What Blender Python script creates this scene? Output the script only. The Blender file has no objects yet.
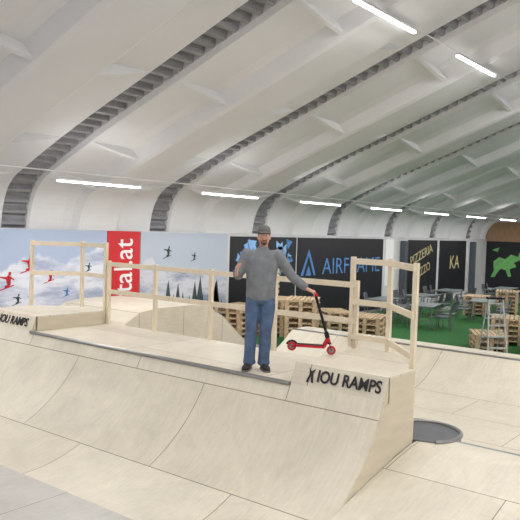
import bpy, bmesh, math, random
from mathutils import Vector, Matrix
random.seed(4)
C = bpy.context
scn = C.scene
try:
    scn.view_settings.view_transform = 'Standard'
    scn.view_settings.look = 'None'
except Exception:
    pass

# ---------------------------------------------------------------- materials
def lin(c):
    return tuple(((x/255)/12.92 if x/255 <= .04045 else ((x/255+.055)/1.055)**2.4) for x in c)

def mat(name, rgb, rough=.6, metal=0.0, var=.12, scale=6.0, emit=None, bump=0.0, stretch=None):
    m = bpy.data.materials.new(name); m.use_nodes = True
    nt = m.node_tree; N = nt.nodes; L = nt.links
    b = N['Principled BSDF']
    b.inputs['Roughness'].default_value = rough
    b.inputs['Metallic'].default_value = metal
    c = lin(rgb)
    tc = N.new('ShaderNodeTexCoord'); mp = N.new('ShaderNodeMapping')
    L.new(tc.outputs['Object'], mp.inputs['Vector'])
    if stretch: mp.inputs['Scale'].default_value = stretch
    no = N.new('ShaderNodeTexNoise'); no.inputs['Scale'].default_value = scale
    no.inputs['Detail'].default_value = 5
    L.new(mp.outputs['Vector'], no.inputs['Vector'])
    r = N.new('ShaderNodeValToRGB')
    r.color_ramp.elements[0].position = .3; r.color_ramp.elements[1].position = .7
    r.color_ramp.elements[0].color = (*[x*(1-var) for x in c], 1)
    r.color_ramp.elements[1].color = (*[min(1, x*(1+var)) for x in c], 1)
    L.new(no.outputs['Fac'], r.inputs['Fac'])
    L.new(r.outputs['Color'], b.inputs['Base Color'])
    if bump:
        bp = N.new('ShaderNodeBump'); bp.inputs['Strength'].default_value = bump
        L.new(no.outputs['Fac'], bp.inputs['Height']); L.new(bp.outputs['Normal'], b.inputs['Normal'])
    if emit:
        b.inputs['Emission Color'].default_value = (*emit[0], 1)
        b.inputs['Emission Strength'].default_value = emit[1]
    return m

def plywood(name, c1, c2, pw=2.5, ph=1.25, mort=.006, seam=(140,124,106), rot=0):
    m = bpy.data.materials.new(name); m.use_nodes = True
    nt = m.node_tree; N = nt.nodes; L = nt.links
    b = N['Principled BSDF']; b.inputs['Roughness'].default_value = .45
    uv = N.new('ShaderNodeUVMap')
    mp = N.new('ShaderNodeMapping'); mp.inputs['Rotation'].default_value = (0,0,rot)
    L.new(uv.outputs['UV'], mp.inputs['Vector'])
    br = N.new('ShaderNodeTexBrick')
    br.inputs['Scale'].default_value = 1; br.inputs['Brick Width'].default_value = pw
    br.inputs['Row Height'].default_value = ph; br.inputs['Mortar Size'].default_value = mort
    br.inputs['Mortar Smooth'].default_value = .3
    br.inputs['Color1'].default_value = (*lin(c1),1); br.inputs['Color2'].default_value = (*lin(c2),1)
    br.inputs['Mortar'].default_value = (*lin(seam),1)
    L.new(mp.outputs['Vector'], br.inputs['Vector'])
    st = N.new('ShaderNodeMapping'); st.inputs['Scale'].default_value = (1.5, 14, 1)
    L.new(uv.outputs['UV'], st.inputs['Vector'])
    g = N.new('ShaderNodeTexNoise'); g.inputs['Scale'].default_value = 2.2; g.inputs['Detail'].default_value = 6
    L.new(st.outputs['Vector'], g.inputs['Vector'])
    g2 = N.new('ShaderNodeTexNoise'); g2.inputs['Scale'].default_value = 1.1; g2.inputs['Detail'].default_value = 9
    g2.inputs['Roughness'].default_value = .8; g2.inputs['Distortion'].default_value = .6
    L.new(uv.outputs['UV'], g2.inputs['Vector'])
    r1 = N.new('ShaderNodeMapRange'); r1.inputs['From Min'].default_value=.3; r1.inputs['From Max'].default_value=.7
    r1.inputs['To Min'].default_value=.93; r1.inputs['To Max'].default_value=1.03
    L.new(g.outputs['Fac'], r1.inputs['Value'])
    r2 = N.new('ShaderNodeMapRange'); r2.inputs['From Min'].default_value=.3; r2.inputs['From Max'].default_value=.7
    r2.inputs['To Min'].default_value=.82; r2.inputs['To Max'].default_value=1.07
    L.new(g2.outputs['Fac'], r2.inputs['Value'])
    mu = N.new('ShaderNodeMath'); mu.operation='MULTIPLY'
    L.new(r1.outputs[0], mu.inputs[0]); L.new(r2.outputs[0], mu.inputs[1])
    vm = N.new('ShaderNodeVectorMath'); vm.operation='SCALE'
    L.new(br.outputs['Color'], vm.inputs[0]); L.new(mu.outputs[0], vm.inputs['Scale'])
    L.new(vm.outputs[0], b.inputs['Base Color'])
    return m

def mural(name, sky, snow, shade, base, amp, sc):
    m = bpy.data.materials.new(name); m.use_nodes = True
    nt = m.node_tree; N = nt.nodes; L = nt.links
    b = N['Principled BSDF']; b.inputs['Roughness'].default_value=.45
    tc = N.new('ShaderNodeTexCoord'); sp = N.new('ShaderNodeSeparateXYZ')
    L.new(tc.outputs['Object'], sp.inputs[0])
    n = N.new('ShaderNodeTexNoise'); n.inputs['Scale'].default_value=sc; n.inputs['Detail'].default_value=5
    cx = N.new('ShaderNodeCombineXYZ'); L.new(sp.outputs['X'], cx.inputs['X']); L.new(cx.outputs[0], n.inputs['Vector'])
    a = N.new('ShaderNodeMath'); a.operation='MULTIPLY_ADD'; a.inputs[1].default_value=amp; a.inputs[2].default_value=base
    L.new(n.outputs['Fac'], a.inputs[0])
    s = N.new('ShaderNodeMath'); s.operation='SUBTRACT'; L.new(sp.outputs['Z'], s.inputs[0]); L.new(a.outputs[0], s.inputs[1])
    k = N.new('ShaderNodeMapRange'); k.inputs['From Min'].default_value=-.04; k.inputs['From Max'].default_value=.04
    L.new(s.outputs[0], k.inputs['Value'])
    mm = N.new('ShaderNodeMapping'); mm.inputs['Rotation'].default_value=(0,math.radians(35),0); mm.inputs['Scale'].default_value=(.6,1,2.2)
    L.new(tc.outputs['Object'], mm.inputs['Vector'])
    n2 = N.new('ShaderNodeTexNoise'); n2.inputs['Scale'].default_value=1.5; n2.inputs['Detail'].default_value=10
    n2.inputs['Roughness'].default_value=.65
    L.new(mm.outputs['Vector'], n2.inputs['Vector'])
    r = N.new('ShaderNodeValToRGB'); r.color_ramp.elements[0].position=.38; r.color_ramp.elements[1].position=.56
    r.color_ramp.elements[0].color=(*lin(shade),1); r.color_ramp.elements[1].color=(*lin(snow),1)
    L.new(n2.outputs['Fac'], r.inputs['Fac'])
    mx = N.new('ShaderNodeMix'); mx.data_type='RGBA'
    L.new(k.outputs[0], mx.inputs[0]); L.new(r.outputs['Color'], mx.inputs[6]); mx.inputs[7].default_value=(*lin(sky),1)
    L.new(mx.outputs[2], b.inputs['Base Color'])
    return m

M = {}
M['ply']   = plywood('plywood_ramp_surface', (229,221,203),(221,212,193), rot=math.pi/2)
M['ply2']  = plywood('plywood_deck', (227,218,200),(219,209,190), pw=1.25, ph=2.5)
M['flat']  = plywood('plywood_flat_bottom', (206,203,197),(200,196,190))
M['plyside']= mat('plywood_side', (208,197,174), .6, var=.06, scale=2, stretch=(1,1,6))
M['lumber']= mat('pine_lumber', (228,214,190), .6, var=.07, scale=5)
M['steel'] = mat('galvanised_steel', (150,150,150), .35, .8, var=.1)
M['alu']   = mat('ladder_aluminium', (190,192,194), .4, .3, var=.05)
M['dark']  = mat('dark_plate', (104,106,110), .5, .3)
M['black'] = mat('black_print', (34,34,36), .6, var=.2)
M['roof']  = mat('roof_white_panel', (226,226,228), .7, var=.03, scale=.8)
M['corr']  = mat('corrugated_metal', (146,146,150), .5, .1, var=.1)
M['wall']  = mat('painted_wall', (205,205,206), .8, var=.04, scale=1)
M['conc']  = mat('concrete_floor', (128,127,126), .7, var=.12, scale=1.5)
M['green'] = mat('artificial_turf', (40,102,46), .95, var=.3, scale=30, bump=.3)
M['timber']= mat('timber_cladding', (160,128,98), .7, var=.2, scale=3, stretch=(1,8,1))
M['blackb']= mat('black_banner', (30,30,36), .5, var=.15, scale=2)
M['red']   = mat('red_banner', (204,38,44), .5, var=.05)
M['whitep']= mat('white_print', (236,236,236), .6, var=.03)
M['blue']  = mat('blue_print', (84,136,196), .6, var=.25, scale=4)
M['blue2'] = mat('light_blue_print', (140,184,230), .6, var=.1)
M['gold']  = mat('gold_print', (196,184,140), .6, var=.1)
M['dino']  = mat('green_print', (118,190,108), .6, var=.2)
M['pallet']= mat('pallet_wood', (196,172,140), .8, var=.25, scale=4)
M['chair'] = mat('grey_plastic', (80,86,94), .5, var=.1)
M['table'] = mat('table_top', (116,124,126), .4, var=.08)
M['tube']  = mat('lamp_tube', (255,255,255), .3, emit=((1,.99,.98), 12))
M['mur1']  = mural('snow_mural_print',(172,186,212),(224,227,236),(168,178,202),1.1,2.2,.8)
M['mur2']  = mural('mountain_mural_print',(182,192,206),(206,208,216),(134,146,168),.5,2.6,.7)
M['tree']  = mat('fir_tree_print',(58,72,74),.7,var=.3)
M['sweat'] = mat('grey_sweater',(126,129,133),.95,var=.12,scale=14,bump=.25)
M['jean']  = mat('blue_denim',(84,104,134),.9,var=.28,scale=9,bump=.3)
M['skin']  = mat('skin',(206,158,134),.55,var=.06,scale=20)
M['cap']   = mat('cap_cloth',(108,106,104),.9,var=.1,scale=20)
M['hair']  = mat('hair',(76,62,54),.9,var=.2,scale=60)
M['shoe']  = mat('shoe_leather',(38,36,38),.6,var=.2)
M['sole']  = mat('shoe_sole',(120,116,112),.7)
M['eye']   = mat('eye_white',(225,222,218),.3,var=.02)
M['lip']   = mat('lips',(150,88,80),.5)
M['redp']  = mat('red_plastic',(196,32,48),.4,var=.1)
M['grip']  = mat('black_rubber',(30,30,32),.9,var=.3,scale=80)

# ---------------------------------------------------------------- mesh builder
class MB:
    def __init__(s): s.v=[]; s.f=[]; s.m=[]; s.uv=[]
    def face(s, pts, m=0, uv=None):
        b=len(s.v); s.v += [tuple(p) for p in pts]; s.f.append(tuple(range(b,b+len(pts)))); s.m.append(m); s.uv.append(uv)
    def grid(s, rows, m=0, closed=False, uvs=None, mcol=None):
        b=len(s.v); n=len(rows[0])
        for r in rows: s.v += [tuple(p) for p in r]
        for i in range(len(rows)-1):
            for j in range(n if closed else n-1):
                k=(j+1)%n
                s.f.append((b+i*n+j, b+i*n+k, b+(i+1)*n+k, b+(i+1)*n+j)); s.m.append(mcol[j] if mcol else m)
                s.uv.append([uvs[i][j],uvs[i][k],uvs[i+1][k],uvs[i+1][j]] if uvs else None)
        return b
    def box(s,x0,x1,y0,y1,z0,z1,m=0):
        P=[(x0,y0,z0),(x1,y0,z0),(x1,y1,z0),(x0,y1,z0),(x0,y0,z1),(x1,y0,z1),(x1,y1,z1),(x0,y1,z1)]
        b=len(s.v); s.v+=P
        for q in ((0,3,2,1),(4,5,6,7),(0,1,5,4),(1,2,6,5),(2,3,7,6),(3,0,4,7)):
            s.f.append(tuple(b+i for i in q)); s.m.append(m); s.uv.append(None)
    def prism(s, poly, z0, z1, m=0, mtop=None):
        b=len(s.v); n=len(poly)
        s.v += [(p[0],p[1],z0) for p in poly]+[(p[0],p[1],z1) for p in poly]
        s.f.append(tuple(b+i for i in reversed(range(n)))); s.m.append(m); s.uv.append(None)
        s.f.append(tuple(b+n+i for i in range(n))); s.m.append(m if mtop is None else mtop); s.uv.append(None)
        for i in range(n):
            j=(i+1)%n; s.f.append((b+i,b+j,b+n+j,b+n+i)); s.m.append(m); s.uv.append(None)
    def beam(s,p,q,w,h,m=0,up=(0,0,1)):
        p=Vector(p);q=Vector(q);t=(q-p).normalized();u=Vector(up)
        if abs(t.dot(u))>.98: u=Vector((0,1,0))
        a=t.cross(u).normalized()*w/2; c=a.cross(t).normalized()*h/2
        b=len(s.v)
        for o in (p,q): s.v += [tuple(o+a+c),tuple(o-a+c),tuple(o-a-c),tuple(o+a-c)]
        for qd in ((3,2,1,0),(4,5,6,7),(0,1,5,4),(1,2,6,5),(2,3,7,6),(3,0,4,7)):
            s.f.append(tuple(b+i for i in qd)); s.m.append(m); s.uv.append(None)
    def loft(s, pts, rad, m=0, seg=14, ref=(0,1,0), cap=True):
        pts=[Vector(p) for p in pts]; rows=[]
        ref=Vector(ref)
        for i,p in enumerate(pts):
            t=(pts[min(i+1,len(pts)-1)]-pts[max(i-1,0)]).normalized()
            rr=ref if abs(t.dot(ref))<.97 else Vector((1,0,0))
            a=(rr.cross(t)).normalized(); c=t.cross(a).normalized()
            r=rad[i]; rx,ry=(r,r) if not isinstance(r,(tuple,list)) else r
            rows.append([p+a*rx*math.cos(2*math.pi*k/seg)+c*ry*math.sin(2*math.pi*k/seg) for k in range(seg)])
        b=s.grid(rows,m,True)
        if cap:
            s.f.append(tuple(b+i for i in reversed(range(seg)))); s.m.append(m); s.uv.append(None)
            e=b+(len(rows)-1)*seg
            s.f.append(tuple(e+i for i in range(seg))); s.m.append(m); s.uv.append(None)
    def tube(s,p,q,r,m=0,seg=10): s.loft([p,q],[r,r],m,seg)
    def ball(s,c,r,m=0,seg=14,n=9):
        rx,ry,rz = r if isinstance(r,(tuple,list)) else (r,r,r)
        rows=[]
        for i in range(n+1):
            a=-math.pi/2+math.pi*i/n; cc=max(math.cos(a),.02)
            rows.append([(c[0]+rx*cc*math.cos(2*math.pi*k/seg),c[1]+ry*cc*math.sin(2*math.pi*k/seg),c[2]+rz*math.sin(a)) for k in range(seg)])
        b=s.grid(rows,m,True)
        s.f.append(tuple(b+i for i in reversed(range(seg)))); s.m.append(m); s.uv.append(None)
        e=b+n*seg; s.f.append(tuple(e+i for i in range(seg))); s.m.append(m); s.uv.append(None)
    def build(s,name,mats,parent=None,smooth=False,loc=None,rotz=0,recalc=True,remesh=0,sm=0):
        me=bpy.data.meshes.new(name); me.from_pydata(s.v,[],s.f)
        for k in mats: me.materials.append(M[k])
        ul=me.uv_layers.new(name='UVMap')
        for p,mi,uv in zip(me.polygons,s.m,s.uv):
            p.material_index=mi; p.use_smooth=smooth
            n=p.normal
            for k,li in enumerate(p.loop_indices):
                if uv: ul.data[li].uv=uv[k]
                else:
                    co=me.vertices[me.loops[li].vertex_index].co
                    ax=max(range(3),key=lambda i:abs(n[i]))
                    ul.data[li].uv=((co.y,co.z),(co.x,co.z),(co.x,co.y))[ax]
        if recalc:
            bm=bmesh.new(); bm.from_mesh(me); bmesh.ops.recalc_face_normals(bm,faces=bm.faces); bm.to_mesh(me); bm.free()
        o=bpy.data.objects.new(name,me); scn.collection.objects.link(o)
        if parent: o.parent=parent
        if loc: o.location=loc
        o.rotation_euler[2]=rotz
        if remesh:
            r=o.modifiers.new('remesh','REMESH'); r.mode='VOXEL'; r.voxel_size=remesh; r.use_smooth_shade=True
        if sm:
            q=o.modifiers.new('smooth','SMOOTH'); q.iterations=sm; q.factor=.5
        return o

def empty(name,loc=(0,0,0),rotz=0,parent=None):
    o=bpy.data.objects.new(name,None); scn.collection.objects.link(o); o.location=loc; o.rotation_euler[2]=rotz
    o.empty_display_size=.2
    if parent: o.parent=parent
    return o

def text(name,s,loc,xa,ya,mk,width,height,parent=None,bold=.02):
    cu=bpy.data.curves.new(name,'FONT'); cu.body=s; cu.align_x='CENTER'; cu.align_y='CENTER'
    cu.extrude=.003; cu.offset=bold; cu.size=1
    cu.materials.append(M[mk])
    o=bpy.data.objects.new(name,cu); scn.collection.objects.link(o)
    C.view_layer.update()
    d=o.dimensions
    xa=Vector(xa).normalized(); ya=Vector(ya).normalized(); za=xa.cross(ya)
    R=Matrix((xa,ya,za)).transposed().to_4x4()
    S=Matrix.Diagonal((width/max(d.x,.01),height/max(d.y,.01),1,1))
    o.matrix_world=Matrix.Translation(loc)@R@S
    if parent:
        o.parent=parent
    return o

# ---------------------------------------------------------------- camera
p=math.atan(31/700); th=.032
fw=Vector((.788*math.cos(p),.616*math.cos(p),-math.sin(p))).normalized()
r0=Vector((.616,-.788,0)).normalized(); u0=r0.cross(fw).normalized()
ir=r0*math.cos(th)+u0*math.sin(th); iu=u0*math.cos(th)-r0*math.sin(th)
cam=bpy.data.cameras.new('camera'); co=bpy.data.objects.new('camera',cam); scn.collection.objects.link(co)
cam.sensor_width=36; cam.lens=36*700/520; cam.clip_end=300
co.matrix_world=Matrix.Translation((0,0,3.0))@Matrix((ir,iu,-fw)).transposed().to_4x4()
scn.camera=co

# ---------------------------------------------------------------- room shell
XL,XR=-10.0,36.0
b=MB(); b.box(XL-.3,XR+.3,-13.9,13.9,-.2,0,0); b.build('floor',['conc'])
b=MB(); b.box(14.3,32.5,4.2,12.85,.0,.012,0); b.build('turf_carpet',['green'])

H_=.25
half=[(13.5,0),(13.5,1.6),(13.5,2.5),(13.46,3.05),(13.34,3.52),(13.05,3.92),(12.5,4.22),(11,4.65+H_),(9,5.43+H_),(7,6.22+H_),(5,7.0+H_),(3.5,7.5+H_),(2,7.85+H_),(0,8.0+H_)]
full=half+[(-y,z) for y,z in reversed(half[:-1])]
def cat(P,n):
    out=[]
    for i in range(len(P)-1):
        a=P[max(i-1,0)];b_=P[i];c=P[i+1];d=P[min(i+2,len(P)-1)]
        for k in range(n):
            t=k/n
            out.append(tuple(.5*((2*b_[j])+(-a[j]+c[j])*t+(2*a[j]-5*b_[j]+4*c[j]-d[j])*t*t+(-a[j]+3*b_[j]-3*c[j]+d[j])*t**3) for j in range(2)))
    out.append(P[-1]); return out
path=cat(full,4)
def nrm(P,i):
    a=P[max(i-1,0)];c=P[min(i+1,len(P)-1)]
    dy,dz=c[0]-a[0],c[1]-a[1]; l=math.hypot(dy,dz) or 1
    n=(-dz/l,dy/l)
    if n[0]*(0-P[i][0])+n[1]*(2-P[i][1])<0: n=(-n[0],-n[1])
    return n
def dfac(y,z):
    if z<3: return .42+.05*z/3
    return min(1,.47+(z-3)/1.9*.53)
PER=4.25; SW=.6
sec=[(0,-.12),(0,.0),(.05,.1),(.9,.13),(1.12,.18),(1.26,.42),(1.34,.46),(2.31,.46),(2.39,.42),(2.53,.18),(2.75,.13),(3.6,.1),(3.65,0),(3.65,-.12)]
x0s=[8.6+SW/2+PER*k for k in range(-5,7)]
rb=MB()
for x0 in x0s:
    rows=[]
    for i,(y,z) in enumerate(path):
        n=nrm(path,i); f=dfac(y,z)
        rows.append([(x0+sx,y+n[0]*d*f,z+n[1]*d*f) for sx,d in sec])
    rb.grid(rows,0)
    for i,(y,z) in enumerate(path):
        if z<3.9: continue
        if i%5==2:
            n=nrm(path,i); f=dfac(y,z)
            for side in (0,1):
                tri=[(.06,.1),(.9,.13),(1.12,.18),(1.24,.39),(.75,.3)]
                if side: tri=[(3.65-a,d) for a,d in tri]
                t=Vector((0,n[1],-n[0]))*.04
                A=[Vector((x0+a,y+n[0]*d*f,z+n[1]*d*f)) for a,d in tri]
                rb.face([q+t for q in A]); rb.face([q-t for q in A])
                k=len(A)
                for j in range(k): rb.face([A[j]+t,A[(j+1)%k]+t,A[(j+1)%k]-t,A[j]-t])
rb.build('ceiling',['roof'],recalc=False)
fine=[]
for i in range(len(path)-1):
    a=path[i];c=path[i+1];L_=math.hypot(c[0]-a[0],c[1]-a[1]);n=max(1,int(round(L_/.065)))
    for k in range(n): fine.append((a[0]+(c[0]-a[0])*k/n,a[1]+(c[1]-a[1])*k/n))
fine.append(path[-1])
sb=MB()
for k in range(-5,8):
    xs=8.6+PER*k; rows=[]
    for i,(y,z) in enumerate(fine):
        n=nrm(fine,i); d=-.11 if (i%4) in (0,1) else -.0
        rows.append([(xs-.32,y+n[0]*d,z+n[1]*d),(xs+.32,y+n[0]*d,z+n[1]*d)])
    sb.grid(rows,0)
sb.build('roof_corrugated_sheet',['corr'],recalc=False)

YW=13.2
b=MB(); b.box(XL,XR,YW,YW+.06,0,2.85,0); b.build('wall_back',['wall'])
b=MB(); b.box(XR,XR+.1,-13.5,13.5,0,2.75,0); b.box(XR-.04,XR+.1,-13.3,13.3,2.75,3.75,1); b.box(XR,XR+.1,-13.2,13.2,3.75,8.5,2)
b.build('wall_right',['blackb','timber','wall'])
b=MB(); b.box(XL-.1,XL,-13.5,13.5,0,8.5,0); b.build('wall_left',['wall'])
b=MB(); b.box(XL,XR,-13.26,-13.2,0,2.85,0); b.build('wall_front',['wall'])

# ---------------------------------------------------------------- lamps
def lamprow(y,z,xs,ln=2.05,up=0,en=50,hang=.16):
    for x in xs:
        if x+ln>XR-.2: continue
        b=MB()
        b.box(x,x+ln,y-.035,y+.035,z,z+.035,0)
        b.box(x+.02,x+ln-.02,y-.03,y+.03,z-.03,z,1)
        for t in (.2,ln-.2): b.tube((x+t,y,z+.03),(x+t,y,z+hang),.006,0,6)
        b.build('fluorescent_lamp',['roof','tube'])
        for kind in (0,1):
            if kind and not up: continue
            L_=bpy.data.lights.new('tube_and_fill_light','AREA'); L_.shape='RECTANGLE'; L_.size=ln; L_.size_y=.07 if not kind else .3
            L_.energy=en if not kind else up; L_.color=(1,.99,.97)
            lo=bpy.data.objects.new('tube_and_fill_light',L_); scn.collection.objects.link(lo); lo.location=(x+ln/2,y,z-.045 if not kind else z+.2)
            if kind: lo.rotation_euler[0]=math.pi  # upward area light is a fill added to brighten the ceiling
    b=MB(); b.tube((xs[0]-1,y,z+hang),(min(xs[-1]+3,XR-.1),y,z+hang),.012,0,6)
    b.build('lamp_suspension_cable',['roof'])
lamprow(11,3.79,[7.9+3.95*k for k in range(-4,8)],up=4)
lamprow(5.5,6.46,[9.1+3.87*k for k in range(-4,7)],hang=.06)
lamprow(-.5,6.3,[9.35+4*k for k in range(-4,7)],up=66)  # out-of-view row, hung lower for the strong roof uplights added to it
lamprow(-6,5.3,[9.35+4*k for k in range(-4,7)],up=95)  # also out of view and lowered, with added uplights to brighten the roof
w=bpy.data.worlds.new('world'); scn.world=w; w.use_nodes=True
w.node_tree.nodes['Background'].inputs[0].default_value=(.8,.85,.9,1)
w.node_tree.nodes['Background'].inputs[1].default_value=.5

# ---------------------------------------------------------------- mini ramp
DZ=1.25; BZ=1.48
ramp=empty('skate_mini_ramp')
def zc(x): return 2.05-math.sqrt(4-(x-4.7)**2)
xs=[4.7+1.83*i/24 for i in range(25)]
Y0,Y1=3.4,11.1
prof=[(x,zc(x)) for x in xs]
arc=[0]
for i in range(1,25): arc.append(arc[-1]+math.hypot(prof[i][0]-prof[i-1][0],prof[i][1]-prof[i-1][1]))
b=MB()
ys=[Y0,4.6,5.85,7.1,8.4,9.7,Y1]
b.grid([[(x,y,z) for y in ys] for x,z in prof],0,uvs=[[(arc[i]+.4,y-.85) for y in ys] for i in range(25)])
b.build('transition_surface',['ply'],ramp,smooth=True,recalc=False)
b=MB(); b.box(1.7,4.7,-3,Y1,.0,.05,0); b.build('flat_bottom',['flat'],ramp)
b=MB(); b.prism([(6.53,4.6),(8.1,4.6),(8.1,9.7),(6.53,9.7)],1.17,DZ,1,0); 
b.box(8.02,8.1,4.6,9.7,0,1.17,1)
b.build('deck',['ply2','plyside'],ramp)
b=MB()
b.box(6.53,6.565,4.62,9.68,DZ,DZ+.004,1)
b.tube((6.52,4.6,DZ-.01),(6.52,9.7,DZ-.01),.026,0,12)
b.build('coping',['steel','dark'],ramp,smooth=False)
def platform(nm,poly,ya,yb):
    b=MB(); b.prism(poly,0,BZ-.02,1)
    b.prism(poly,BZ-.02,BZ,0,0)
    b.face([(6.53,ya,zc(6.53)),(6.53,yb,zc(6.53)),(6.62,yb,BZ),(6.62,ya,BZ)],0)
    for y in (ya,yb): b.face([(6.53,y,zc(6.53)),(6.62,y,BZ),(6.64,y,BZ),(6.64,y,1.0)],1)
    b.build(nm,['ply2','plyside'],ramp)
platform('platform_1',[(6.62,3.4),(7.24,3.4),(8.1,4.15),(8.1,4.6),(6.62,4.6)],3.4,4.6)
platform('platform_2',[(6.62,9.7),(8.1,9.7),(8.1,10.43),(7.42,11.1),(6.62,11.1)],9.7,11.1)
b=MB()
for y in (Y0,Y1):
    for s in ((-.009,.009),):
        pr=[(x,z) for x,z in prof]
        for i in range(24):
            (xa,za),(xb,zb)=pr[i],pr[i+1]
            for yy in (y+s[0],y+s[1]): b.face([(xa,yy,0),(xb,yy,0),(xb,yy,zb+.004),(xa,yy,za+.004)],0)
            b.face([(xa,y+s[0],za+.004),(xb,y+s[0],zb+.004),(xb,y+s[1],zb+.004),(xa,y+s[1],za+.004)],0)
    b.box(6.53,6.7,y-.009,y+.009,0,1.2,0)
b.build('side_panels',['plyside'],ramp,recalc=False)
b=MB()
def rail(pts,z0,tops,w=.028,h=.075,down=None):
    for i,(x,y) in enumerate(pts):
        zb=z0 if down is None or down[i] is None else down[i]
        b.box(x-.028,x+.028,y-.028,y+.028,zb,tops[0]+.02,0)
    for z in tops:
        for i in range(len(pts)-1):
            a,c=pts[i],pts[i+1]
            b.beam((a[0]-.035,a[1],z-h/2),(c[0]-.035,c[1],z-h/2),w,h,0)
rail([(8.06,9.66),(8.06,8.48),(8.06,7.24),(8.06,6.0),(8.06,4.66)],DZ,[2.34,1.86])
rail([(8.05,4.72),(8.05,4.17),(7.25,3.44)],BZ,[2.655,2.12,1.66],down=[None,None,.66])
rail([(8.05,9.74),(8.05,10.4),(7.42,11.03)],BZ,[2.655,2.12])
b.build('railing',['lumber'],ramp)
up=(math.sin(.37),0,math.cos(.37))
for (yc,w_) in ((3.86,.8),(10.25,.8)):
    text('sign_lettering','IOU RAMPS',(6.565,yc,1.365),(0,-1,0),up,'black',w_,.14,ramp,bold=.02)
    b=MB(); 
    yy=yc+w_/2+.09; f=lambda a,z:(6.575-.008+(z-1.365)*.38, yy-a, z)
    b.face([f(-.05,1.29),f(-.02,1.29),f(0,1.36),f(.02,1.29),f(.05,1.29),f(.025,1.39),f(.05,1.44),f(.0,1.41),f(-.04,1.45),f(-.02,1.38)])
    b.build('sign_logo',['black'],ramp,recalc=False)

# ---------------------------------------------------------------- roll-over bank + bowl
bank=empty('plywood_bank_ramp')
bp=[(4.7,.05),(5.1,.17),(5.5,.3),(6.2,.47),(6.8,.59),(7.24,.65),(7.6,.66)]
bp=cat(bp,4)
b=MB(); ysb=[-3,-1.6,-.35,.9,2.15,3.385]
ac=[0]
for i in range(1,len(bp)): ac.append(ac[-1]+math.dist(bp[i],bp[i-1]))
b.grid([[(x,y,z) for y in ysb] for x,z in bp],0,uvs=[[(ac[i]+.6,y+.4) for y in ysb] for i in range(len(bp))])
b.build('bank_surface',['ply'],bank,smooth=True,recalc=False)
dn=[]
for i in range(13):
    a=i/12*math.pi/3.0; dn.append((7.6+1.25-1.25*math.sin(math.pi/3-a)-.17+.0, .05+1.25*(1-math.cos(math.pi/3-a))))
dn=[(7.6+(x-dn[0][0]),z) for x,z in dn]; k=.61/(dn[0][1]-.05); dn=[(x,.05+(z-.05)*k) for x,z in dn]
b=MB(); b.grid([[(x,y,z) for y in ysb] for x,z in dn],0,uvs=[[(x,y) for y in ysb] for x,z in dn])
b.build('drop_surface',['ply'],bank,smooth=True,recalc=False)
b=MB(); b.tube((7.6,-3,.655),(7.6,3.05,.655),.018,0,10); b.build('bank_coping',['steel'],bank)
b=MB(); cx,cy,R=7.68,3.5,.46
b.prism([(cx+R*math.cos(a),cy+R*math.sin(a)) for a in [math.radians(-130+ (165)*i/24) for i in range(25)]]+[(7.8,3.93),(7.3,3.43)],0,.668,1)
b.loft([(cx+R*math.cos(a),cy+R*math.sin(a),.675) for a in [math.radians(-135+175*i/24) for i in range(25)]],[.024]*25,0,8,ref=(0,0,1))
b.build('round_corner_pocket',['steel','dark'],bank)

bowl=empty('skate_bowl')
far=[(12.0+1.5*i/14, .05+.62*(i/14)**1.9) for i in range(15)]
pf=[(8.14,.05),(10,.05),(11,.05)]+far
yb=[-3,-1.75,-.5,.75,2,3.25,4.5,5.75,7,8.25,9.5]
b=MB(); b.grid([[(x,y,z+.002) for y in yb] for x,z in pf],0,uvs=[[(x*1.02,y+.5) for y in yb] for x,z in pf])
b.box(13.5,14.1,-3,9.5,.57,.67,0)
for y in (9.5,-3): 
    for i in range(len(far)-1): b.face([(far[i][0],y,0),(far[i+1][0],y,0),(far[i+1][0],y,far[i+1][1]),(far[i][0],y,far[i][1])],1)
b.box(14.06,14.1,-3,9.5,0,.57,1)
b.box(13.5,14.06,9.47,9.5,0,.57,1)
b.tube((13.5,-3,.67),(13.5,9.5,.67),.02,2,8)
b.build('bowl_surface',['ply','plyside','steel'],bowl,smooth=False,recalc=False)

fb=[(8.4,.0),(8.55,.35),(8.8,.8),(9.05,1.1),(9.4,1.28),(9.9,1.33),(10.9,1.33),(11.4,1.27),(11.9,1.0),(12.4,.6),(12.9,.25),(13.3,.02)]
b=MB(); b.grid([[(x,y,z) for y in (10.3,11.5,12.7)] for x,z in fb],0,uvs=[[(x,y) for y in (10.3,11.5,12.7)] for x,z in fb])
for y in (10.3,12.7): b.face([(x,y,z) for x,z in fb],0)
b.build('plywood_funbox',['ply2'],recalc=False)

# ---------------------------------------------------------------- banners
def banner(nm,xa,xb,z0,z1,mk,frame=False):
    b=MB(); b.box(xa,xb,YW-.03,YW-.003,z0,z1,0)
    return b.build(nm,[mk])
def flat(parent,nm,mk,polys,x,z,s,y=YW-.035):
    b=MB()
    for P in polys: b.face([(x+a*s,y,z+c*s) for a,c in P])
    return b.build(nm,[mk],parent,recalc=False)
skier=[[(-.5,-.2),(.5,.1),(.5,.17),(-.5,-.13)],[(-.1,0),(.2,.05),(.3,.25),(.12,.4),(.0,.3),(.08,.18),(-.12,.1)],[(.05,.3),(.28,.28),(.3,.62),(.12,.75),(-.08,.55)],[(.12,.72),(.3,.72),(.3,.92),(.14,.92)],[(-.05,.5),(-.42,.6),(-.42,.66),(0,.64)],[(.25,.55),(.5,.4),(.52,.48),(.25,.66)]]
m1=banner('ski_mural_banner',4.0,10.9,0.02,2.84,'mur1')
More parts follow.
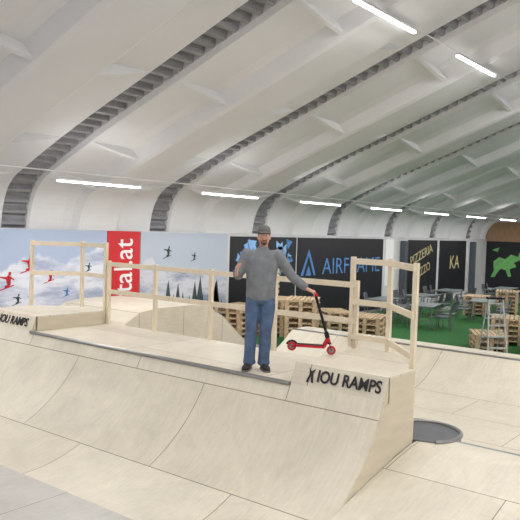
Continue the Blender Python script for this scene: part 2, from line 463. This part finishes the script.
for x,z,s,mk in ((8.25,1.6,.36,'redp'),(8.75,1.95,.34,'redp'),(9.3,1.7,.26,'redp'),(9.75,1.35,.2,'blue'),(10.35,1.9,.2,'tree'),(8.5,1.25,.22,'tree'),(7.2,1.8,.5,'redp')):
    flat(m1,'skier_print',mk,skier,x,z,s)
m2=banner('red_banner',10.92,11.95,.02,2.84,'red')
text('banner_lettering','zillertal.at',(11.45,YW-.035,1.33),(0,0,1),(-1,0,0),'whitep',2.65,.58,m2,bold=.005)
m3=banner('mountain_mural_banner',11.98,15.3,.02,2.83,'mur2')
flat(m3,'skier_print','tree',skier,12.9,2.2,.3); flat(m3,'skier_print','tree',skier,13.9,2.1,.22)
tr=[]
for i in range(34):
    x=12.1+random.random()*3.0; h=.3+random.random()*.5; z=.35+.6*random.random()
    tr.append([(x-h*.2,z),(x+h*.2,z),(x,z+h)])
flat(m3,'fir_tree_print','tree',tr,0,0,1)
m4=banner('black_pattern_banner',15.45,18.75,.02,2.76,'blackb')
tr=[];tr2=[]
for i in range(34):
    x=15.7+2.7*random.random(); z=1.7+.9*random.random(); s=.1+.16*random.random(); a=random.random()*6
    P=[(x+s*math.cos(a+k*2.1),z+s*math.sin(a+k*2.1)) for k in range(3)]
    (tr if i%2 else tr2).append(P)
flat(m4,'triangle_print','blue',tr,0,0,1); flat(m4,'triangle_print_light','blue2',tr2,0,0,1,YW-.038)
m5=banner('black_lettered_banner',18.85,24.7,.02,2.76,'blackb')
text('banner_lettering','AIRFRAME',(22.4,YW-.035,1.75),(1,0,0),(0,0,1),'blue',4.1,.55,m5,bold=-.004)
flat(m5,'triangle_logo','blue',[[(-.5,-.4),(-.35,-.4),(0,.35),(0,.6)],[(.5,-.4),(.35,-.4),(0,.35),(0,.6)],[(-.2,-.4),(.2,-.4),(0,0)]],19.5,1.85,.9)
banner('white_banner',24.9,25.6,.9,2.76,'whitep')
m6=banner('black_menu_banner',26.9,29.8,.3,2.74,'blackb')
text('banner_lettering','PIZZERIA',(28.2,YW-.035,2.1),(1,0,.28),(-.28,0,1),'gold',2.2,.38,m6,bold=0)
text('banner_lettering','MEZZO',(28.3,YW-.035,1.4),(1,0,.28),(-.28,0,1),'gold',1.6,.36,m6,bold=0)
m7=banner('black_sponsor_banner',30.1,33.2,.3,2.74,'blackb')
text('banner_lettering','KA',(31.8,YW-.035,1.7),(1,0,0),(0,0,1),'gold',1.1,.6,m7,bold=0)
b=MB()
for P in ([(12.9,.9),(12.75,1.25),(12.8,1.7),(12.5,1.95),(12.2,1.85),(11.9,2.1),(11.55,2.0),(11.5,1.8),(11.75,1.7),(11.6,1.5),(11.95,1.35),(11.85,1.0),(12.0,.95),(12.15,1.3),(12.4,1.35),(12.6,1.1),(12.7,.9)],[(11.5,2.2),(11.1,2.35),(10.7,2.15),(10.75,1.95),(11.1,2.05),(11.2,1.9),(10.9,1.8),(11.3,1.7),(11.55,1.9)],[(12.9,2.3),(12.5,2.45),(12.6,2.2)]):
    b.face([(XR-.01,y,z) for y,z in P])
b.build('dinosaur_graphic',['dino'],recalc=False)
for x in (26.3,33.8):
    b=MB(); b.box(x-.12,x+.12,YW-.26,YW-.04,0,2.7,0); b.box(x-.2,x+.2,YW-.3,YW-.03,0,.03,0); b.build('steel_column',['chair'])

# ---------------------------------------------------------------- furniture
def pallets(x,y,rot,n,extra=None):
    b=MB()
    for k in range(n):
        z=.016+k*.146; j=(random.random()-.5)*.05
        for yy in (-.35,0,.35):
            b.box(-.6+j,.6+j,yy-.05,yy+.05,z,z+.02)
            for xx in (-.53,0,.53): b.box(xx-.07+j,xx+.07+j,yy-.05,yy+.05,z+.02,z+.1)
        for i in range(7):
            yy=-.4+.8*i/6.0*.93+.03; b.box(-.6+j,.6+j,yy-.045,yy+.045,z+.122,z+.144)
        for xx in (-.55,0,.55): b.box(xx-.05+j,xx+.05+j,-.4,.4,z+.1,z+.122)
    if extra:
        for t in (-.35,-.2,-.05,.1,.25): b.box(-.6,.6,.3,.33,n*.146+.1+(t+.35),n*.146+.19+(t+.35))
        for xx in (-.5,.5): b.box(xx-.04,xx+.04,.33,.37,n*.146+.016,n*.146+.9)
    b.build('pallet_stack',['pallet'],loc=(x,y,0),rotz=rot)
pallets(15.5,10.6,.5,8); pallets(16.8,9.3,.3,5); pallets(16.2,11.9,.2,7,True); pallets(14.9,12.3,.1,6)
pallets(18.2,11.3,.9,4); pallets(18.3,6.55,.5,3); pallets(18.7,5.25,.4,4); pallets(19.9,6.6,.3,5); pallets(26.0,9.8,.2,5); pallets(27.6,9.2,.3,6); pallets(29.1,8.3,.2,4)

def chair(x,y,rot):
    b=MB()
    b.box(-.22,.22,-.22,.22,.43,.46,0)
    rows=[[(-.2+.4*j/4,-.22-.02*(1-abs(j-2)/2)-.07*i/3,.55+.32*i/3) for j in range(5)] for i in range(4)]
    b.grid(rows,0); b.grid([[(q[0],q[1]-.015,q[2]) for q in r] for r in rows],0)
    for sx in (-.21,.21):
        b.tube((sx,.21,.016),(sx,.18,.44),.013,1,8); b.tube((sx,-.25,.016),(sx,-.2,.44),.013,1,8); b.tube((sx,-.2,.44),(sx,-.3,.86),.013,1,8)
        b.tube((sx,.18,.64),(sx,-.24,.66),.012,1,8); b.tube((sx,.18,.44),(sx,.18,.64),.012,1,8)
    b.build('stacking_chair',['chair','steel'],loc=(x,y,0),rotz=rot,recalc=False)
def table(x,y,rot):
    b=MB(); b.prism([(-.7,-.36),(-.66,-.4),(.66,-.4),(.7,-.36),(.7,.36),(.66,.4),(-.66,.4),(-.7,.36)],.72,.75,0)
    for sx in (-.6,.6):
        for sy in (-.32,.32): b.tube((sx*1.02,sy,.016),(sx,sy,.72),.018,1,8)
        b.tube((sx,-.32,.3),(sx,.32,.3),.012,1,8)
    b.build('cafe_table',['table','steel'],loc=(x,y,0),rotz=rot)
for (x,y,r) in ((21.0,9.6,.2),(21.6,11.4,.05),(24.2,11.2,.0),(24.2,8.9,.3),(27.4,11.5,.1),(31,10.4,.1)):
    table(x,y,r)
    for k,(dx,dy,rr) in enumerate(((-.4,.62,math.pi),(.45,.65,math.pi+.2),(-.4,-.64,.1),(.4,-.62,-.15))):
        chair(x+dx*math.cos(r)-dy*math.sin(r),y+dx*math.sin(r)+dy*math.cos(r),r+rr)

# folding step ladder
b=MB()
for s in (-1,1):
    b.beam((s*.24,-.32,.014),(s*.17,0,1.5),.03,.06,0,up=(0,1,0))
    b.beam((s*.24,.42,.014),(s*.17,.04,1.45),.025,.04,0,up=(0,1,0))
for k in range(5):
    t=(k+1)/5.6; w_=.24-.07*t
    b.box(-w_,w_,-.32+.32*t-.05,-.32+.32*t+.06,1.5*t-.015,1.5*t+.012,0)
b.box(-.2,.2,-.08,.12,1.44,1.49,1)
b.beam((-.22,.3,.45),(.22,.3,.45),.02,.03,0); b.beam((-.2,.18,.95),(.2,.18,.95),.02,.03,0)
b.build('step_ladder',['alu','grip'],loc=(17.3,6.05,0),rotz=-.9)

# ---------------------------------------------------------------- the man
man=empty('man',(6.83,5.31,DZ),-math.atan2(.788,.616))
b=MB()
b.loft([(0,0,1.0),(0,0,.94),(-.0,0.01,.88),(-.01,.01,.83)],[(.155,.115),(.17,.125),(.175,.13),(.13,.11)],0,20)
b.loft([(-.085,.01,.92),(-.095,.0,.78),(-.1,-.01,.62),(-.105,-.02,.5),(-.11,0,.36),(-.115,.015,.2),(-.12,.015,.07)],[(.095,.115),(.096,.108),(.084,.092),(.075,.08),(.074,.08),(.07,.076),(.076,.082)],0,16)
b.loft([(.085,.01,.92),(.09,.0,.78),(.085,-.015,.62),(.075,-.025,.5),(.07,0,.36),(.065,.015,.2),(.06,.015,.07)],[(.095,.115),(.096,.108),(.084,.092),(.075,.08),(.074,.08),(.07,.076),(.076,.082)],0,16)
for sx in (-.118,.063):
    b.loft([(sx,.015,.13),(sx,.01,.10),(sx,.012,.065)],[(.066,.07),(.08,.086),(.074,.082)],0,14)
b.build('jeans',['jean'],man,remesh=.012,sm=3)
SR=(-.185,.01,1.43); SL=(.195,.01,1.43)
ER=(-.285,.0,1.17); WR=(-.30,-.21,1.21)
EL=(.385,.02,1.17); WL=(.565,-.06,1.035)
def mid(a,c,t): return tuple(a[i]+(c[i]-a[i])*t for i in range(3))
b=MB()
b.loft([(0,0,.87),(0,0,.92),(0,-.005,1.02),(0,-.005,1.15),(.003,0,1.28),(.005,0,1.38),(.005,.005,1.44),(.008,.01,1.48),(.01,.012,1.52)],[(.172,.125),(.186,.135),(.184,.142),(.188,.138),(.2,.133),(.198,.12),(.165,.1),(.105,.08),(.066,.066)],0,22)
for S,E,W in ((SR,ER,WR),(SL,EL,WL)):
    b.loft([mid((0,.01,1.42),S,.6),S,mid(S,E,.35),mid(S,E,.75),E],[.07,.08,.074,.066,.06],0,14)
    b.ball(E,.06); b.ball(S,.078)
    b.loft([E,mid(E,W,.3),mid(E,W,.75),mid(E,W,.97)],[.06,.062,.053,.045],0,14)
    b.loft([mid(E,W,.88),mid(E,W,.94),mid(E,W,1.0)],[.042,.05,.04],0,14)
b.loft([(.01,.012,1.49),(.012,.01,1.54)],[(.07,.07),(.06,.062)],0,16)
b.build('sweater',['sweat'],man,remesh=.011,sm=3)
hx=.018
b=MB()
b.loft([(hx*.6,.02,1.45),(hx,.012,1.55),(hx,.005,1.62)],[.056,.053,.05],0,16)
b.loft([(hx,-.052,1.548),(hx,-.04,1.56),(hx,-.022,1.585),(hx,-.01,1.615),(hx,-.003,1.65),(hx,0,1.69),(hx,.004,1.73),(hx,.006,1.758),(hx,.006,1.772)],[(.022,.022),(.04,.045),(.057,.072),(.066,.088),(.071,.096),(.074,.1),(.07,.094),(.05,.066),(.02,.03)],0,20)
b.loft([(hx,-.098,1.672),(hx,-.112,1.645),(hx,-.118,1.63),(hx,-.1,1.62)],[.008,.012,.015,.01],0,10)
for s in (-1,1):
    b.ball((hx+s*.076,.01,1.65),(.009,.02,.032))
    b.ball((hx+s*.04,-.075,1.625),(.018,.015,.018))
    b.ball((hx+s*.03,-.092,1.684),(.02,.01,.007))
b.ball((hx,-.088,1.562),(.018,.016,.014))
b.build('head',['skin'],man,remesh=.0055,sm=3)
b=MB()
for s in (-1,1):
    b.ball((hx+s*.031,-.091,1.665),(.013,.008,.007),0); b.ball((hx+s*.031,-.099,1.665),(.005,.003,.005),1)
b.ball((hx,-.1,1.597),(.024,.008,.005),2)
b.build('eyes_and_mouth',['eye','black','lip'],man,smooth=True)
b=MB()
b.ball((hx,-.095,1.568),(.024,.016,.02),0); b.ball((hx,-.103,1.611),(.028,.008,.006),0)
for s in (-1,1):
    b.ball((hx+s*.06,.0,1.69),(.018,.06,.025),0); b.ball((hx+s*.031,-.1,1.683),(.016,.005,.004),0)
    b.loft([(hx+s*.03,-.1,1.605),(hx+s*.028,-.098,1.57)],[.006,.008],0,8)
b.ball((hx,.055,1.67),(.062,.048,.05),0)
b.build('hair_and_beard',['hair'],man,remesh=.006,sm=2)
b=MB()
b.loft([(hx,.004,1.69),(hx,.004,1.70),(hx,.006,1.735),(hx,.01,1.77),(hx,.012,1.792),(hx,.012,1.799)],[(.079,.105),(.082,.109),(.08,.107),(.07,.09),(.045,.058),(.012,.016)],0,22)
b.loft([(hx,-.07,1.71),(hx,-.11,1.71),(hx,-.145,1.705),(hx,-.16,1.702)],[(.068,.007),(.066,.007),(.05,.006),(.022,.005)],0,18,ref=(0,0,1))
b.build('cap',['cap'],man,remesh=.006,sm=2)
def hand(nm,W,d,n,thumb_side,curl,spread=.0):
    W=Vector(W); d=Vector(d).normalized(); n=Vector(n); n=(n-d*n.dot(d)).normalized(); s=d.cross(n).normalized()*thumb_side
    b=MB()
    b.loft([W-d*.035,W,W+d*.03,W+d*.065,W+d*.09],[(.03,.024),(.03,.022),(.038,.019),(.042,.017),(.04,.014)],0,14,ref=n)
    for i,(off,L1) in enumerate(((.031,.072),(.0105,.08),(-.0105,.075),(-.031,.06))):
        P=W+d*.08+s*off; pts=[P]
        for k,fr in enumerate((.2,.4,.28,.22)):
            ang=curl*(k)*.55+.1
            v=(d*math.cos(ang)+n*math.sin(ang)).normalized()+s*off*spread
            P=P+v*L1*fr*1.05; pts.append(P.copy())
        b.loft(pts,[.0095,.0098,.009,.0082,.0062],0,10,ref=s)
    P=W+d*.025+s*.03; pts=[P]
    for k,L1 in enumerate((.03,.03,.024)):
        v=(d*(.75+.1*k)+s*(.75-.35*k)+n*(.3+.35*k*curl)).normalized(); P=P+v*L1; pts.append(P.copy())
    b.loft(pts,[.014,.0125,.011,.0078],0,10,ref=n)
    return b.build(nm,['skin'],man,remesh=.0042,sm=1)
hand('hand_right',mid(ER,WR,1.03),(.0,-.55,.62),(.75,-.1,-.1),1,.75,3)
hand('hand_left',mid(EL,WL,1.03),(.8,-.12,-.35),(.3,.1,-.8),1,1.2)
b=MB()
for sx,yaw in ((-.125,-.22),(.065,.22)):
    dx,dy=math.sin(yaw),-math.cos(yaw)
    def q(t,z): return (sx+dx*t,.03+dy*t,z)
    b.loft([q(-.06,.05),q(-.04,.055),q(.02,.058),q(.09,.05),q(.15,.042),q(.2,.036),q(.222,.03)],[(.025,.03),(.036,.048),(.042,.05),(.046,.042),(.05,.034),(.04,.026),(.018,.014)],0,16,ref=(0,0,1))
    b.loft([(sx,.03,.04),(sx,.02,.11)],[.048,.05],0,14)
b.build('shoes',['shoe'],man,remesh=.008,sm=2)
b=MB()
for sx,yaw in ((-.125,-.22),(.065,.22)):
    dx,dy=math.sin(yaw),-math.cos(yaw); px,py=-dy,dx
    out=[(-.068,.02),(-.05,.04),(.03,.043),(.12,.05),(.18,.046),(.22,.028),(.228,0)]
    P=[(sx+dx*t+px*w_,.03+dy*t+py*w_) for t,w_ in out]+[(sx+dx*t-px*w_,.03+dy*t-py*w_) for t,w_ in reversed(out[:-1])]
    b.prism(P,.002,.02,0)
b.build('shoe_soles',['sole'],man)

# ---------------------------------------------------------------- kick scooter, front wheel on the raised platform, bar in his hand
sk=empty('kick_scooter',(6.83,5.31,DZ),-math.atan2(.788,.616))
yy=-.12
F=Vector((.885,yy,.292)); T=Vector((.665,yy+.02,.985)); ax=(T-F).normalized()
b=MB()
def wheel(c,r=.056):
    for a_,r_,m_ in ((.014,r,1),(.016,r*.62,0)):
        b.loft([Vector(c)-Vector((0,a_,0)),Vector(c)-Vector((0,a_*.6,0)),Vector(c)+Vector((0,a_*.6,0)),Vector(c)+Vector((0,a_,0))],[r_*.88,r_,r_,r_*.88],m_,22,ref=(0,0,1))
wheel(F); RW=Vector((.40,yy,.33)); wheel(RW)
# fork, head tube, stem
for s in (-1,1): b.beam(F+Vector((0,s*.024,0)),F+ax*.09+Vector((0,s*.024,0)),.008,.026,2,up=(0,1,0))
b.box((F+ax*.09).x-.022,(F+ax*.09).x+.022,yy-.03,yy+.03,(F+ax*.09).z-.008,(F+ax*.09).z+.01,2)
b.loft([F+ax*.09,F+ax*.2],[.024,.024],1,14)
b.loft([F+ax*.16,F+ax*.23],[.028,.028],2,14)
b.loft([F+ax*.2,T],[.017,.016],2,14)
# T bar and grips
b.loft([T-Vector((0,.2,0)),T+Vector((0,.2,0))],[.013,.013],2,12,ref=(0,0,1))
for s in (-1,1): b.loft([T+Vector((0,s*.11,0)),T+Vector((0,s*.2,0)),T+Vector((0,s*.215,0))],[.018,.018,.022],1,12,ref=(0,0,1))
# deck with down-tube and rear brake
b.beam((.80,yy,.335),(.455,yy,.345),.115,.03,1,up=(0,0,1))
b.beam((.79,yy,.352),(.47,yy,.362),.1,.004,2,up=(0,0,1))
b.beam((.79,yy,.335),F+ax*.15,.05,.03,1,up=(0,1,0))
for s in (-1,1): b.beam((.46,yy+s*.026,.34),(.395,yy+s*.026,.33),.008,.026,1,up=(0,0,1))
for k in range(5):
    a0=math.radians(20+28*k);a1=math.radians(20+28*(k+1))
    b.beam(RW+Vector((math.cos(a0),0,math.sin(a0)))*.066,RW+Vector((math.cos(a1),0,math.sin(a1)))*.066,.03,.004,2,up=(0,1,0))
b.build('scooter_frame',['steel','redp','grip'],sk)
